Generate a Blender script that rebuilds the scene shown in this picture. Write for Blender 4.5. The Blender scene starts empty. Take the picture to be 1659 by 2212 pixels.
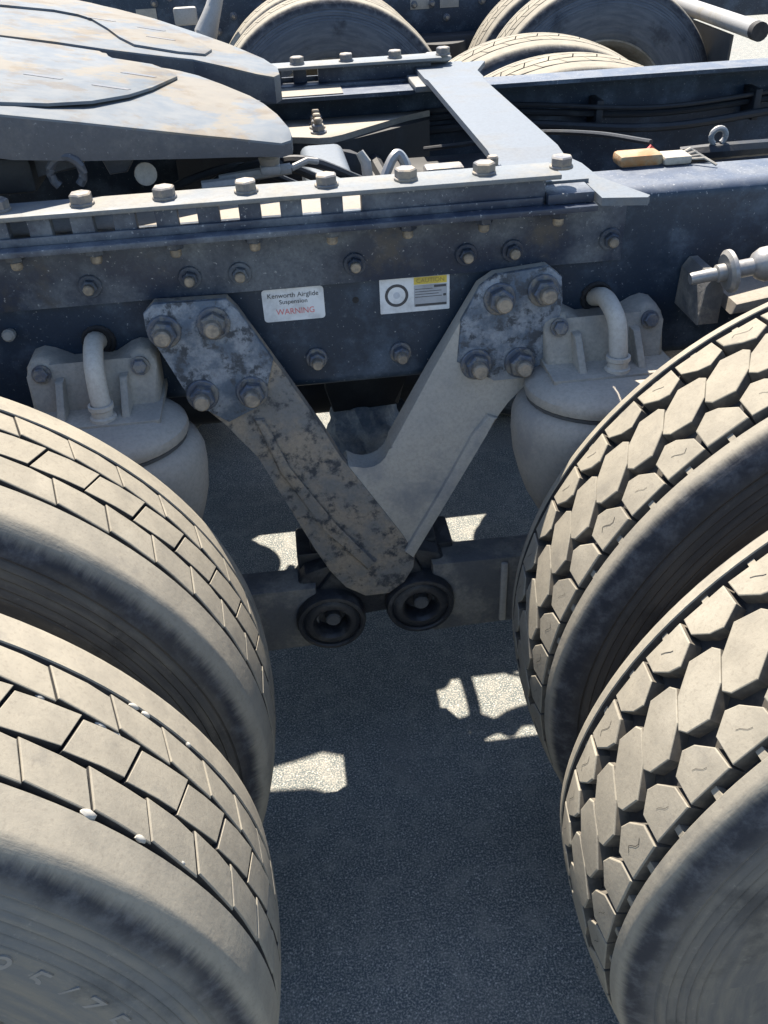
import bpy, bmesh, math, random
from mathutils import Vector, Matrix
random.seed(7)
PI = math.pi
scn = bpy.context.scene
COL = scn.collection

# ------------------------------------------------------------------ camera
cam_d = bpy.data.cameras.new('camera')
cam = bpy.data.objects.new('camera', cam_d); COL.objects.link(cam)
yaw, pitch, roll = [math.radians(v) for v in (-5.306, 36.221, -2.874)]
cy, sy, cp, sp = math.cos(yaw), math.sin(yaw), math.cos(pitch), math.sin(pitch)
fw = Vector((-sy*cp, cy*cp, -sp)); rt = Vector((cy, sy, 0)); up = rt.cross(fw)
cr, sr = math.cos(roll), math.sin(roll)
R_, U_ = rt*cr + up*sr, up*cr - rt*sr
mw = Matrix((R_, U_, -fw)).transposed().to_4x4()
mw.translation = (-0.0841, -1.2162, 1.3990)
cam.matrix_world = mw
cam_d.sensor_fit = 'VERTICAL'; cam_d.sensor_height = 24.0
cam_d.lens = 24.0*1910.6/2212.0
cam_d.clip_start = 0.02; cam_d.clip_end = 500
scn.camera = cam

# ------------------------------------------------------------------ light
SUN = Vector((-0.085, 0.57, 1.0)).normalized()
world = bpy.data.worlds.new('World'); scn.world = world; world.use_nodes = True
wn = world.node_tree.nodes; wl = world.node_tree.links
bg = wn['Background']; sky = wn.new('ShaderNodeTexSky'); sky.sky_type = 'NISHITA'; sky.sun_disc = False
sky.sun_elevation = math.asin(SUN.z); sky.sun_rotation = math.atan2(SUN.x, SUN.y)
sky.air_density = 1.0; sky.dust_density = 0.6; sky.ozone_density = 1.5
wl.new(sky.outputs[0], bg.inputs[0]); bg.inputs[1].default_value = 0.088
sun_d = bpy.data.lights.new('sun', 'SUN'); sun_d.energy = 5.0; sun_d.angle = math.radians(0.53); sun_d.color = (1.0, 0.90, 0.76)
sun = bpy.data.objects.new('sun', sun_d); COL.objects.link(sun)
sun.rotation_euler = SUN.to_track_quat('Z', 'Y').to_euler(); sun.location = SUN*20
vs = scn.view_settings; vs.view_transform = 'Standard'; vs.look = 'None'; vs.exposure = 1.85; vs.gamma = 1.0; vs.use_curve_mapping = False

# ------------------------------------------------------------------ materials
def nt(name):
    m = bpy.data.materials.new(name); m.use_nodes = True
    t = m.node_tree; return m, t, t.nodes['Principled BSDF']
def N(t, kind, **kw):
    n = t.nodes.new('ShaderNode'+kind)
    for k, v in kw.items():
        if k in n.inputs.keys() if isinstance(k, str) else False: n.inputs[k].default_value = v
        else: setattr(n, k, v)
    return n
def noise(t, vec, scale, detail=4, rough=0.55, lo=None, hi=None):
    n = t.nodes.new('ShaderNodeTexNoise'); n.inputs['Scale'].default_value = scale
    n.inputs['Detail'].default_value = detail; n.inputs['Roughness'].default_value = rough
    if vec is not None: t.links.new(vec, n.inputs['Vector'])
    if lo is None: return n.outputs['Fac']
    r = t.nodes.new('ShaderNodeMapRange'); r.interpolation_type = 'SMOOTHSTEP'
    r.inputs['From Min'].default_value = lo; r.inputs['From Max'].default_value = hi
    t.links.new(n.outputs['Fac'], r.inputs['Value']); return r.outputs['Result']
def maprange(t, val, lo, hi, a=0.0, b=1.0):
    r = t.nodes.new('ShaderNodeMapRange'); r.interpolation_type = 'SMOOTHSTEP'
    for k, v in (('From Min', lo), ('From Max', hi), ('To Min', a), ('To Max', b)): r.inputs[k].default_value = v
    t.links.new(val, r.inputs['Value']); return r.outputs['Result']
def mixc(t, f, a, b):
    n = t.nodes.new('ShaderNodeMix'); n.data_type = 'RGBA'
    for s, v in ((0, f), (6, a), (7, b)):
        if isinstance(v, (int, float)): n.inputs[s].default_value = v
        elif isinstance(v, (tuple, list)): n.inputs[s].default_value = (*v[:3], 1)
        else: t.links.new(v, n.inputs[s])
    return n.outputs[2]
def math_(t, op, a, b=0.0):
    n = t.nodes.new('ShaderNodeMath'); n.operation = op
    for s, v in ((0, a), (1, b)):
        if isinstance(v, (int, float)): n.inputs[s].default_value = v
        else: t.links.new(v, n.inputs[s])
    return n.outputs[0]
def bump(t, p, h, strength=0.3, dist=0.002):
    b = t.nodes.new('ShaderNodeBump'); b.inputs['Strength'].default_value = strength; b.inputs['Distance'].default_value = dist
    t.links.new(h, b.inputs['Height']); t.links.new(b.outputs[0], p.inputs['Normal'])
def pos(t): return t.nodes.new('ShaderNodeNewGeometry').outputs['Position']

def dirty(name, base, dust, scale=14, lo=.42, hi=.62, rough=.55, metal=0.0, grime=None, glo=.55, ghi=.7, gscale=9, speck=0.0, bstr=.25, spec=.4, bdist=.0015):
    """painted or bare metal with dust, grime patches and stone-chip specks"""
    m, t, p = nt(name); v = pos(t)
    d = noise(t, v, scale, 7, .65, lo, hi)
    c = mixc(t, d, base, dust)
    f = noise(t, v, 190, 3, .7, .35, .75)
    c = mixc(t, math_(t, 'MULTIPLY', f, .35), c, tuple(x*.55 for x in base))
    if grime:
        g = noise(t, v, gscale, 8, .7, glo, ghi); c = mixc(t, g, c, grime)
    if speck:
        s = noise(t, v, 210, 3, .6, .64, .72); c = mixc(t, math_(t, 'MULTIPLY', s, speck*.8), c, (.32, .33, .34))
        s = noise(t, v, 48, 8, .8, .55, .72); c = mixc(t, math_(t, 'MULTIPLY', s, speck*.32), c, (.22, .24, .27))
    t.links.new(c, p.inputs['Base Color'])
    r = math_(t, 'ADD', math_(t, 'MULTIPLY', d, .3), rough); t.links.new(r, p.inputs['Roughness'])
    p.inputs['Metallic'].default_value = metal; p.inputs['Specular IOR Level'].default_value = spec
    bump(t, p, noise(t, v, 85, 6, .7), bstr, bdist)
    return m

M = {}
M['frame'] = dirty('navy_frame_paint', (.009, .022, .042), (.075, .10, .135), 11, .46, .74, .5, speck=.7, grime=(.04, .042, .046), glo=.6, ghi=.75, bdist=.0008)
M['frame_dusty'] = dirty('dusty_navy_paint', (.018, .028, .050), (.115, .13, .15), 8, .42, .66, .45, speck=.8, grime=(.055, .052, .05), glo=.56, ghi=.72)
M['flange'] = dirty('pale_flange_paint', (.050, .066, .098), (.105, .120, .145), 22, .4, .65, .55, speck=.6, spec=.3)
M['plate'] = dirty('worn_grey_plate', (.125, .138, .150), (.175, .168, .150), 9, .4, .65, .55, speck=.15, spec=.25)
M['crossbar'] = dirty('pale_grey_paint', (.100, .117, .138), (.130, .132, .130), 7, .5, .75, .6, speck=.1, spec=.22)  # blue cast put into the colour for reflected sky
M['hang_r'] = dirty('dusty_grey_casting', (.30, .285, .255), (.38, .35, .30), 9, .35, .65, .7, grime=(.20, .20, .20), glo=.48, ghi=.72, gscale=10, bstr=.4)
M['hang_l'] = dirty('grimy_brown_casting', (.17, .165, .155), (.29, .24, .18), 14, .40, .60, .8, grime=(.05, .052, .056), glo=.50, ghi=.64, gscale=40, bstr=.9, bdist=.003)
M['hang_pad'] = dirty('crusted_pad', (.085, .11, .145), (.23, .25, .275), 20, .42, .6, .6, grime=(.05, .056, .065), glo=.48, ghi=.60, gscale=45, bstr=.9, bdist=.003)
M['nut'] = dirty('zinc_nut', (.085, .10, .13), (.20, .185, .16), 60, .45, .62, .4, metal=.3, grime=(.04, .04, .045), gscale=50)
M['stud'] = dirty('dull_stud', (.15, .135, .115), (.30, .25, .19), 60, .4, .6, .5, metal=.2)
M['bolt'] = dirty('dusty_grey_bolt', (.12, .12, .125), (.24, .21, .17), 50, .4, .6, .45, metal=.3)  # grey bolt steel with tan dust
M['bag'] = dirty('dusty_air_bag_rubber', (.26, .24, .21), (.33, .30, .255), 6, .3, .7, .8, grime=(.19, .18, .17), glo=.46, ghi=.72, bstr=.3)
M['bag_groove'] = dirty('air_bag_groove', (.06, .06, .06), (.12, .115, .105), 9, .5, .75, .8)
M['bracket'] = dirty('dusty_bracket', (.22, .21, .19), (.35, .32, .27), 9, .35, .65, .75, grime=(.15, .15, .15), glo=.58, ghi=.74, bstr=.35)
M['pipe'] = dirty('grey_air_pipe', (.38, .355, .315), (.45, .41, .35), 12, .35, .65, .6)
M['beam'] = dirty('dark_beam', (.085, .087, .09), (.20, .185, .16), 13, .42, .62, .6, grime=(.07, .072, .075), glo=.47, ghi=.66, gscale=11, bstr=.7, bdist=.003)
M['bush'] = dirty('oily_bushing', (.018, .020, .024), (.055, .055, .055), 30, .5, .68, .4, bstr=.8, bdist=.002)
M['dark'] = dirty('black_underbody', (.012, .014, .018), (.04, .042, .045), 14, .5, .7, .6, bstr=.5)
M['cast'] = dirty('blue_grey_casting', (.20, .24, .29), (.40, .42, .44), 26, .4, .62, .7, bstr=.9, bdist=.004)
M['skirt'] = dirty('dark_plate_edge', (.045, .05, .062), (.10, .10, .10), 9, .45, .65, .5, speck=.3)
M['tan'] = dirty('dusty_tan_steel', (.165, .150, .13), (.22, .20, .17), 12, .4, .6, .6)
M['orange'] = dirty('faded_orange_plastic', (.25, .12, .04), (.24, .19, .12), 30, .4, .6, .5)
M['silver'] = dirty('silver_shock', (.22, .22, .22), (.26, .25, .23), 20, .4, .65, .35, metal=.4)
M['rim'] = dirty('dusty_rim', (.17, .165, .15), (.12, .105, .08), 9, .4, .6, .5, metal=.2)
M['white'] = dirty('white_paint', (.24, .24, .235), (.21, .20, .18), 9, .5, .7, .5)
M['flap'] = dirty('black_flap', (.03, .033, .036), (.10, .10, .095), 5, .4, .7, .6)

def flat(name, c, rough=.5):
    m, t, p = nt(name); v = pos(t)
    t.links.new(mixc(t, noise(t, v, 28, 8, .7, .40, .72), c, tuple(x*.62+.02 for x in c)), p.inputs['Base Color']); p.inputs['Roughness'].default_value = rough
    return m
M['paper'] = flat('sticker_white', (.58, .60, .62)); M['ink'] = flat('sticker_ink', (.035, .04, .05)); M['red'] = flat('sticker_red', (.62, .16, .17))
M['yellow'] = flat('sticker_yellow', (.55, .42, .06)); M['greyink'] = flat('sticker_grey', (.30, .32, .35)); M['redtip'] = flat('red_plastic', (.5, .04, .03))
M['stone'] = flat('white_stone', (.33, .32, .29), .9)
M['black'] = flat('black_void', (.008, .008, .010), .8)

# fifth wheel top: pale worn steel with old tan grease
def mk_fw():
    m, t, p = nt('greasy_plate_top'); v = pos(t)
    g = noise(t, v, 4.5, 9, .68, .48, .545)
    g2 = noise(t, v, 13, 8, .68, .50, .64)
    c = mixc(t, noise(t, v, 30, 5, .6, .3, .7), (.088, .106, .128), (.118, .130, .142))
    c = mixc(t, math_(t, 'MULTIPLY', g, .55), c, (.160, .134, .094))
    c = mixc(t, math_(t, 'MULTIPLY', g2, .40), c, (.085, .058, .032))
    t.links.new(c, p.inputs['Base Color']); p.inputs['Roughness'].default_value = .72; p.inputs['Specular IOR Level'].default_value = .16
    bump(t, p, noise(t, v, 60, 5, .6), .2, .001); return m
M['fw'] = mk_fw()

# dusty tread rubber, shared by every lug
DUST = (.222, .204, .166)
def tread_color(t, v):
    c = mixc(t, noise(t, v, 26, 6, .6, .3, .72), DUST, (.180, .166, .137))
    c = mixc(t, noise(t, v, 7, 5, .6, .55, .72), c, (.250, .231, .190))
    c = mixc(t, math_(t, 'MULTIPLY', noise(t, v, 15, 8, .7, .52, .70), .45), c, (.115, .110, .100))
    return mixc(t, math_(t, 'MULTIPLY', noise(t, v, 260, 2, .6, .5, .75), .3), c, (.12, .105, .085))
def mk_tread():
    m, t, p = nt('dusty_tread_rubber'); v = pos(t)
    t.links.new(tread_color(t, v), p.inputs['Base Color']); p.inputs['Roughness'].default_value = .95; p.inputs['Specular IOR Level'].default_value = .15
    bump(t, p, noise(t, v, 140, 6, .7), .35, .0012); return m
M['tread'] = mk_tread()
def mk_wall():
    m, t, p = nt('lug_wall_rubber'); v = pos(t)  # less dusty rubber, darkened to deepen shading between blocks
    t.links.new(mixc(t, noise(t, v, 60, 5, .6, .4, .7), (.060, .055, .047), (.115, .10, .078)), p.inputs['Base Color']); p.inputs['Roughness'].default_value = .95
    return m
M['wall'] = mk_wall()
def mk_groove():
    m, t, p = nt('groove_rubber'); v = pos(t)  # undusted rubber, kept dark to strengthen shade in the grooves
    t.links.new(mixc(t, noise(t, v, 40, 5, .6, .45, .7), (.020, .020, .021), (.05, .044, .035)), p.inputs['Base Color']); p.inputs['Roughness'].default_value = .95
    return m
M['groove'] = mk_groove()
# carcass: shoulder dust with ragged radial streaks, its edge also painting the sun's shade line, then scuffed black rubber, then brown dusty sidewall
def mk_tyre(name, edge, streak, brown, bt=(.10, .098, .094)):
    m, t, p = nt(name); v = pos(t)
    oc = t.nodes.new('ShaderNodeTexCoord').outputs['Object']
    s = t.nodes.new('ShaderNodeSeparateXYZ'); t.links.new(oc, s.inputs[0])
    x, y, z = s.outputs
    ang = math_(t, 'ARCTAN2', z, x); r = math_(t, 'SQRT', math_(t, 'ADD', math_(t, 'MULTIPLY', x, x), math_(t, 'MULTIPLY', z, z)))
    aw = math_(t, 'ABSOLUTE', y)
    cb = t.nodes.new('ShaderNodeCombineXYZ'); t.links.new(math_(t, 'MULTIPLY', ang, 46), cb.inputs[0]); t.links.new(math_(t, 'MULTIPLY', aw, 26), cb.inputs[1]); t.links.new(math_(t, 'MULTIPLY', y, 3), cb.inputs[2])
    sn = noise(t, cb.outputs[0], 1.0, 5, .72)
    cb2 = t.nodes.new('ShaderNodeCombineXYZ'); t.links.new(math_(t, 'MULTIPLY', ang, 150), cb2.inputs[0]); t.links.new(math_(t, 'MULTIPLY', aw, 40), cb2.inputs[1])
    sn2 = noise(t, cb2.outputs[0], 1.0, 3, .6)
    e = math_(t, 'ADD', aw, math_(t, 'MULTIPLY', math_(t, 'ADD', math_(t, 'MULTIPLY', sn, .65), math_(t, 'MULTIPLY', sn2, .35)), streak))
    d = maprange(t, e, edge+streak*.5-.004, edge+streak*.5+.0055, 1.0, 0.0)
    black = mixc(t, noise(t, v, 45, 6, .7, .4, .75), (.022, .024, .030), (.075, .078, .085))
    cb3 = t.nodes.new('ShaderNodeCombineXYZ'); t.links.new(math_(t, 'MULTIPLY', ang, 4), cb3.inputs[0]); t.links.new(math_(t, 'MULTIPLY', r, 70), cb3.inputs[1])
    ring = noise(t, cb3.outputs[0], 1.0, 5, .6, .32, .7)
    side = mixc(t, ring, bt, brown)
    side = mixc(t, noise(t, v, 12, 6, .65, .5, .72), side, tuple(q*.62 for q in bt))
    lowf = maprange(t, math_(t, 'ADD', r, math_(t, 'MULTIPLY', noise(t, v, 9, 5, .6), .04)), .470, .496, 1.0, 0.0)
    c = mixc(t, lowf, black, side)
    c = mixc(t, math_(t, 'MULTIPLY', math_(t, 'MULTIPLY', noise(t, v, 75, 8, .8, .56, .74), lowf), .55), c, tuple(q*1.7 for q in brown))
    c = mixc(t, d, c, tread_color(t, v))
    # undusted rubber in groove bottoms, darkened further to deepen the shade
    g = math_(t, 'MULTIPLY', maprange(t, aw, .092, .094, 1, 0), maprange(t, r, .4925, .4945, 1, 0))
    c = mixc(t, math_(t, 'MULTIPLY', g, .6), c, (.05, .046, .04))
    t.links.new(c, p.inputs['Base Color']); p.inputs['Roughness'].default_value = .85; p.inputs['Specular IOR Level'].default_value = .25
    h = math_(t, 'ADD', noise(t, v, 90, 6, .7), math_(t, 'MULTIPLY', ring, .8)); bump(t, p, h, .35, .0014)
    return m
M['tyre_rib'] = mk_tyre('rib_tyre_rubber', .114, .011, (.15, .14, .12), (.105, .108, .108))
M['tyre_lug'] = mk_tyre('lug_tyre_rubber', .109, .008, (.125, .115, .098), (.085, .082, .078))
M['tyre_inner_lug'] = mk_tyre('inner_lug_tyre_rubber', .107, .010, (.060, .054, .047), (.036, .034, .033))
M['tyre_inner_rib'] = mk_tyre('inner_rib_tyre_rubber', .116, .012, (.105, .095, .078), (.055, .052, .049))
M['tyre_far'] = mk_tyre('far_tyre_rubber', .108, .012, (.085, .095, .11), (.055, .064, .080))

def mk_ground():
    m, t, p = nt('dusty_asphalt'); v = pos(t)
    c = mixc(t, noise(t, v, 300, 3, .6, .42, .68), (.076, .092, .098), (.30, .286, .255))
    vor = t.nodes.new('ShaderNodeTexVoronoi'); vor.inputs['Scale'].default_value = 130; t.links.new(v, vor.inputs['Vector'])
    c = mixc(t, math_(t, 'MULTIPLY', maprange(t, vor.outputs['Distance'], .08, .26, 1, 0), .6), c, (.56, .53, .47))
    c = mixc(t, math_(t, 'MULTIPLY', noise(t, v, 22, 7, .68, .45, .68), .4), c, (.28, .265, .235))
    c = mixc(t, noise(t, v, 3.2, 5, .6, .55, .75), c, (.165, .16, .15))
    t.links.new(c, p.inputs['Base Color']); p.inputs['Roughness'].default_value = .92; p.inputs['Specular IOR Level'].default_value = .2
    bump(t, p, noise(t, v, 300, 4, .7), .6, .003); return m
M['ground'] = mk_ground()

# ------------------------------------------------------------------ mesh helpers
def sharp(bm, deg=32):
    for f in bm.faces: f.smooth = True
    lim = math.radians(deg)
    for e in bm.edges:
        if len(e.link_faces) != 2 or e.calc_face_angle(0) > lim: e.smooth = False
def tomesh(name, bm, mats, recalc=True, deg=32):
    if recalc: bmesh.ops.recalc_face_normals(bm, faces=bm.faces[:])
    sharp(bm, deg); me = bpy.data.meshes.new(name); bm.to_mesh(me); bm.free()
    for m in (mats if isinstance(mats, (list, tuple)) else [mats]): me.materials.append(m)
    return me
def link(name, data, parent=None, loc=None, rot=None):
    o = bpy.data.objects.new(name, data); COL.objects.link(o)
    if parent: o.parent = parent
    if loc is not None: o.location = loc
    if rot is not None: o.rotation_euler = rot
    return o
def obj(name, bm, mats, parent=None, **kw): return link(name, tomesh(name, bm, mats), parent, **kw)
def empty(name, label, cat, loc=(0, 0, 0)):
    o = bpy.data.objects.new(name, None); COL.objects.link(o); o.location = loc; o['label'] = label; o['category'] = cat
    return o
def box(bm, x0, x1, y0, y1, z0, z1, bev=0.0):
    vs_ = [bm.verts.new((x, y, z)) for x in (x0, x1) for y in (y0, y1) for z in (z0, z1)]
    fs = [bm.faces.new([vs_[i] for i in q]) for q in ((0, 1, 3, 2), (4, 6, 7, 5), (0, 4, 5, 1), (2, 3, 7, 6), (0, 2, 6, 4), (1, 5, 7, 3))]
    if bev:
        es = list({e for f in fs for e in f.edges}); bmesh.ops.bevel(bm, geom=es, offset=bev, segments=2, affect='EDGES', profile=.5)
    return vs_
def prism(bm, poly, fn0, fn1, bev=0.0):
    """poly of 2D points; fn0/fn1 map a point to the 3D front / back rings"""
    a = [bm.verts.new(fn0(*p)) for p in poly]; b = [bm.verts.new(fn1(*p)) for p in poly]
    n = len(poly); fs = [bm.faces.new(a), bm.faces.new(b[::-1])]
    for i in range(n): fs.append(bm.faces.new((a[i], b[i], b[(i+1) % n], a[(i+1) % n])))
    if bev:
        es = list(fs[0].edges); bmesh.ops.bevel(bm, geom=es, offset=bev, segments=2, affect='EDGES', profile=.5)
def lathe(bm, prof, n=24, mtx=Matrix(), close=False):
    """prof of (axial, radius) turned about local Y"""
    rings = []
    for w, r in prof:
        if r < 1e-6: rings.append([bm.verts.new(mtx @ Vector((0, w, 0)))])
        else: rings.append([bm.verts.new(mtx @ Vector((r*math.cos(2*PI*i/n), w, r*math.sin(2*PI*i/n)))) for i in range(n)])
    for a, b in zip(rings, rings[1:]):
        for i in range(n):
            j = (i+1) % n
            if len(a) == 1 and len(b) == 1: continue
            if len(a) == 1: bm.faces.new((a[0], b[j], b[i]))
            elif len(b) == 1: bm.faces.new((a[i], a[j], b[0]))
            else: bm.faces.new((a[i], a[j], b[j], b[i]))
    return rings
def orient(p, d):
    """matrix whose local Y axis runs along d, placed at p"""
    return Matrix.Translation(Vector(p)) @ Vector(d).to_track_quat('Y', 'Z').to_matrix().to_4x4()
def tube(bm, pts, r, n=10, caps=True):
    pts = [Vector(p) for p in pts]; rings = []
    for i, p in enumerate(pts):
        d = (pts[min(i+1, len(pts)-1)]-pts[max(i-1, 0)]).normalized()
        u = d.cross(Vector((.13, .21, .97)))
        if u.length < .1: u = d.cross(Vector((1, 0, 0)))
        u.normalize(); w = d.cross(u)
        rr = r[i] if isinstance(r, (list, tuple)) else r
        rings.append([bm.verts.new(p+(u*math.cos(2*PI*k/n)+w*math.sin(2*PI*k/n))*rr) for k in range(n)])
    for a, b in zip(rings, rings[1:]):
        for k in range(n): bm.faces.new((a[k], a[(k+1) % n], b[(k+1) % n], b[k]))
    if caps: bm.faces.new(rings[0][::-1]); bm.faces.new(rings[-1])
def arc(c, r, a0, a1, n): return [(c[0]+r*math.cos(math.radians(a0+(a1-a0)*i/n)), c[1]+r*math.sin(math.radians(a0+(a1-a0)*i/n))) for i in range(n+1)]
def bez(p, n=14):
    """Catmull-Rom through the points"""
    p = [Vector(q) for q in p]; q = [p[0]*2-p[1]]+p+[p[-1]*2-p[-2]]; out = []
    for i in range(1, len(q)-2):
        for k in range(n):
            t = k/n; out.append(.5*((2*q[i])+(q[i+1]-q[i-1])*t+(2*q[i-1]-5*q[i]+4*q[i+1]-q[i+2])*t*t+(3*q[i]-q[i-1]-3*q[i+1]+q[i+2])*t**3))
    return out+[p[-1]]

# ------------------------------------------------------------------ ground
bm = bmesh.new()
S = 160; bmesh.ops.create_grid(bm, x_segments=8, y_segments=8, size=S)
o = obj('ground', bm, M['ground']); o['kind'] = 'structure'

# ------------------------------------------------------------------ near truck
T = empty('truck', 'near dark blue truck chassis with dusty dual tyres, V shaped hanger and greasy fifth wheel', 'truck')
ZT, ZB = 1.0171, 0.7525
YW = 0.86
def side(s, y): return y if s == 0 else YW-y         # mirrors a near-side Y onto the far side

def rail(parent, y0, sgn, x0, x1, hole=None):
    """C channel: web at y0, flanges toward sgn"""
    r, th, fl = .018, .008, .097
    sec = [(fl, ZT), (r, ZT)]+[(r+r*math.cos(math.radians(a)), ZT-r+r*math.sin(math.radians(a))) for a in (110, 130, 150, 170)]
    sec += [(0, ZT-r-.004), (0, ZB+r)]+[(r+r*math.cos(math.radians(a)), ZB+r+r*math.sin(math.radians(a))) for a in (190, 220, 250)]+[(r, ZB), (fl, ZB), (fl, ZB+th), (r, ZB+th), (th, ZB+r), (th, ZT-r), (r, ZT-th), (fl, ZT-th)]
    bm = bmesh.new(); nx = 12; rings = []
    for i in range(nx+1):
        x = x0+(x1-x0)*i/nx; rings.append([bm.verts.new((x, y0+sgn*a, z)) for a, z in sec])
    k = len(sec)
    for a, b in zip(rings, rings[1:]):
        for i in range(k): bm.faces.new((a[i], a[(i+1) % k], b[(i+1) % k], b[i]))
    bm.faces.new(rings[0]); bm.faces.new(rings[-1][::-1])
    # upward faces of the top flange take the lighter material
    bmesh.ops.recalc_face_normals(bm, faces=bm.faces[:])
    for f in bm.faces:
        if f.normal.z > .55 and f.calc_center_median().z > .95: f.material_index = 1
    return obj('frame_rail', bm, [M['frame'], M['flange']], parent)
rail(T, 0.0, 1, -3.2, 4.2)
rail(T, YW, -1, -3.2, 4.2)

# --- bolt meshes (shared)
def hexring(bm, mtx, r, h0, h1, ch=.15):
    a = [];
    for (h, rr) in ((h0, r), (h1-(h1-h0)*ch, r), (h1, r*.86)):
        a.append([bm.verts.new(mtx @ Vector((rr*math.cos(PI/3*i), h, rr*math.sin(PI/3*i)))) for i in range(6)])
    for p, q in zip(a, a[1:]):
        for i in range(6): bm.faces.new((p[i], p[(i+1) % 6], q[(i+1) % 6], q[i]))
    bm.faces.new(a[-1]); bm.faces.new(a[0][::-1])
def stud_mesh(name, rw, rn, hn, rs, hs, mats, washer=.004):
    """axis +Y: washer, nut, protruding stud"""
    bm = bmesh.new(); I = Matrix()
    lathe(bm, [(0, 0), (0, rw), (washer*.7, rw), (washer, rw*.94), (washer, 0)], 20)
    hexring(bm, I, rn, washer, washer+hn)
    nf = len(bm.faces)
    if hs: lathe(bm, [(washer+hn-.001, rs), (washer+hn+hs*.8, rs), (washer+hn+hs, rs*.8), (washer+hn+hs, 0)], 14)
    bm.faces.ensure_lookup_table()
    for f in bm.faces[nf:]: f.material_index = 1
    return tomesh(name, bm, mats)
NUT_BIG = stud_mesh('bolt', .0235, .0185, .017, .0115, .016, [M['nut'], M['stud']])
NUT_MID = stud_mesh('bolt', .0165, .0130, .012, .0080, .012, [M['nut'], M['stud']])
NUT_RAIL = stud_mesh('bolt', .0160, .0112, .009, .0072, .008, [M['frame_dusty'], M['stud']])
BOLT_TOP = stud_mesh('bolt', .0160, .0150, .0115, 0, 0, [M['bolt'], M['stud']], washer=.0035)
NUT_UNDER = stud_mesh('bolt', .0150, .0125, .011, .0075, .011, [M['frame_dusty'], M['stud']])
def bolt(me, parent, p, d):
    o = link('bolt', me, parent); o.location = p
    o.rotation_mode = 'QUATERNION'; q = Vector(d).to_track_quat('Y', 'Z')
    o.rotation_quaternion = q @ Matrix.Rotation(random.uniform(0, 6), 3, 'Y').to_quaternion()
    return o

# --- fifth-wheel mounting angle on each rail: base angle, toothed rack, top bar, bolts
def mount(s):
    g = 1 if s == 0 else -1
    Y = lambda y: side(s, y)
    bm = bmesh.new()                                         # vertical leg on the web + outer flange
    x1 = .392
    box(bm, -3.0, x1, min(Y(-.010), Y(-.0005)), max(Y(-.010), Y(-.0005)), .9200, 1.0125, .001)
    box(bm, -3.0, .329, min(Y(-.070), Y(-.001)), max(Y(-.070), Y(-.001)), 1.0135, 1.0215, .0015)
    ang = obj('mounting_angle', bm, M['frame_dusty'], T)
    bm = bmesh.new(); box(bm, -2.0, .06, min(Y(-.012), Y(.088)), max(Y(-.012), Y(.088)), 1.0175, 1.0196, .001)
    obj('slide_strip', bm, M['tan'], ang)
    bm = bmesh.new(); box(bm, -2.8, .258, min(Y(-.0515), Y(-.0468)), max(Y(-.0515), Y(-.0468)), 1.0217, 1.0320, .0008); obj('front_lip', bm, M['frame_dusty'], ang)
    # teeth: posts between windows
    xs = [(-.05+.0535*k) for k in range(-20, 2)]
    edges = []
    for k, x in enumerate(xs):
        w = .0125 if x < .03 else .0055
        edges.append((x-w, x+w))
    prev = -1.6
    for a, b in edges:
        bm = bmesh.new(); box(bm, prev, a, min(Y(-.046), Y(-.030)), max(Y(-.046), Y(-.030)), 1.0220, 1.0535, .001); prev = b
        obj('rack_tooth', bm, M['frame_dusty'], ang)
    bm = bmesh.new()
    box(bm, prev, .262, min(Y(-.046), Y(-.020)), max(Y(-.046), Y(-.020)), 1.0220, 1.0535, .001)
    obj('rack_tooth', bm, M['frame_dusty'], ang)
    bm = bmesh.new(); box(bm, .2635, .327, min(Y(-.056), Y(-.010)), max(Y(-.056), Y(-.010)), 1.0220, 1.0360, .0015)
    obj('stop_block', bm, M['frame_dusty'], ang)
    bm = bmesh.new()                                         # top bar
    box(bm, -2.4, .281, min(Y(-.054), Y(.009)), max(Y(-.054), Y(.009)), 1.0540, 1.0605, .0015)
    tb = obj('top_bar', bm, [M['plate']], T)
    for k in range(-8, 8):
        x = -.449+.1053*(k)+.0005
        if x < -1.3 or x > .30: continue
        bolt(BOLT_TOP, tb, (x, Y(-.022), 1.0606), (0, 0, 1))
    for x in (-.442, -.339, -.235, -.130, -.026, .077, .182, .286):
        bolt(NUT_UNDER, ang, (x, Y(-.035), 1.0134), (0, 0, -1))
    for x in (-.361, -.225, -.156, .004, .163, .230, .372):
        bolt(NUT_RAIL, ang, (x, Y(-.0102), .948 if x < .3 else .953), (0, -g, 0))
mount(0); mount(1)
bm = bmesh.new(); box(bm, .112, .166, .020, .050, 1.0175, 1.060, .004)
obj('spacer', bm, M['bolt'], T)
for x, y in ((.207, .032),):
    bolt(NUT_MID, T, (x, y, 1.0400), (0, 0, 1))

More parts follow.
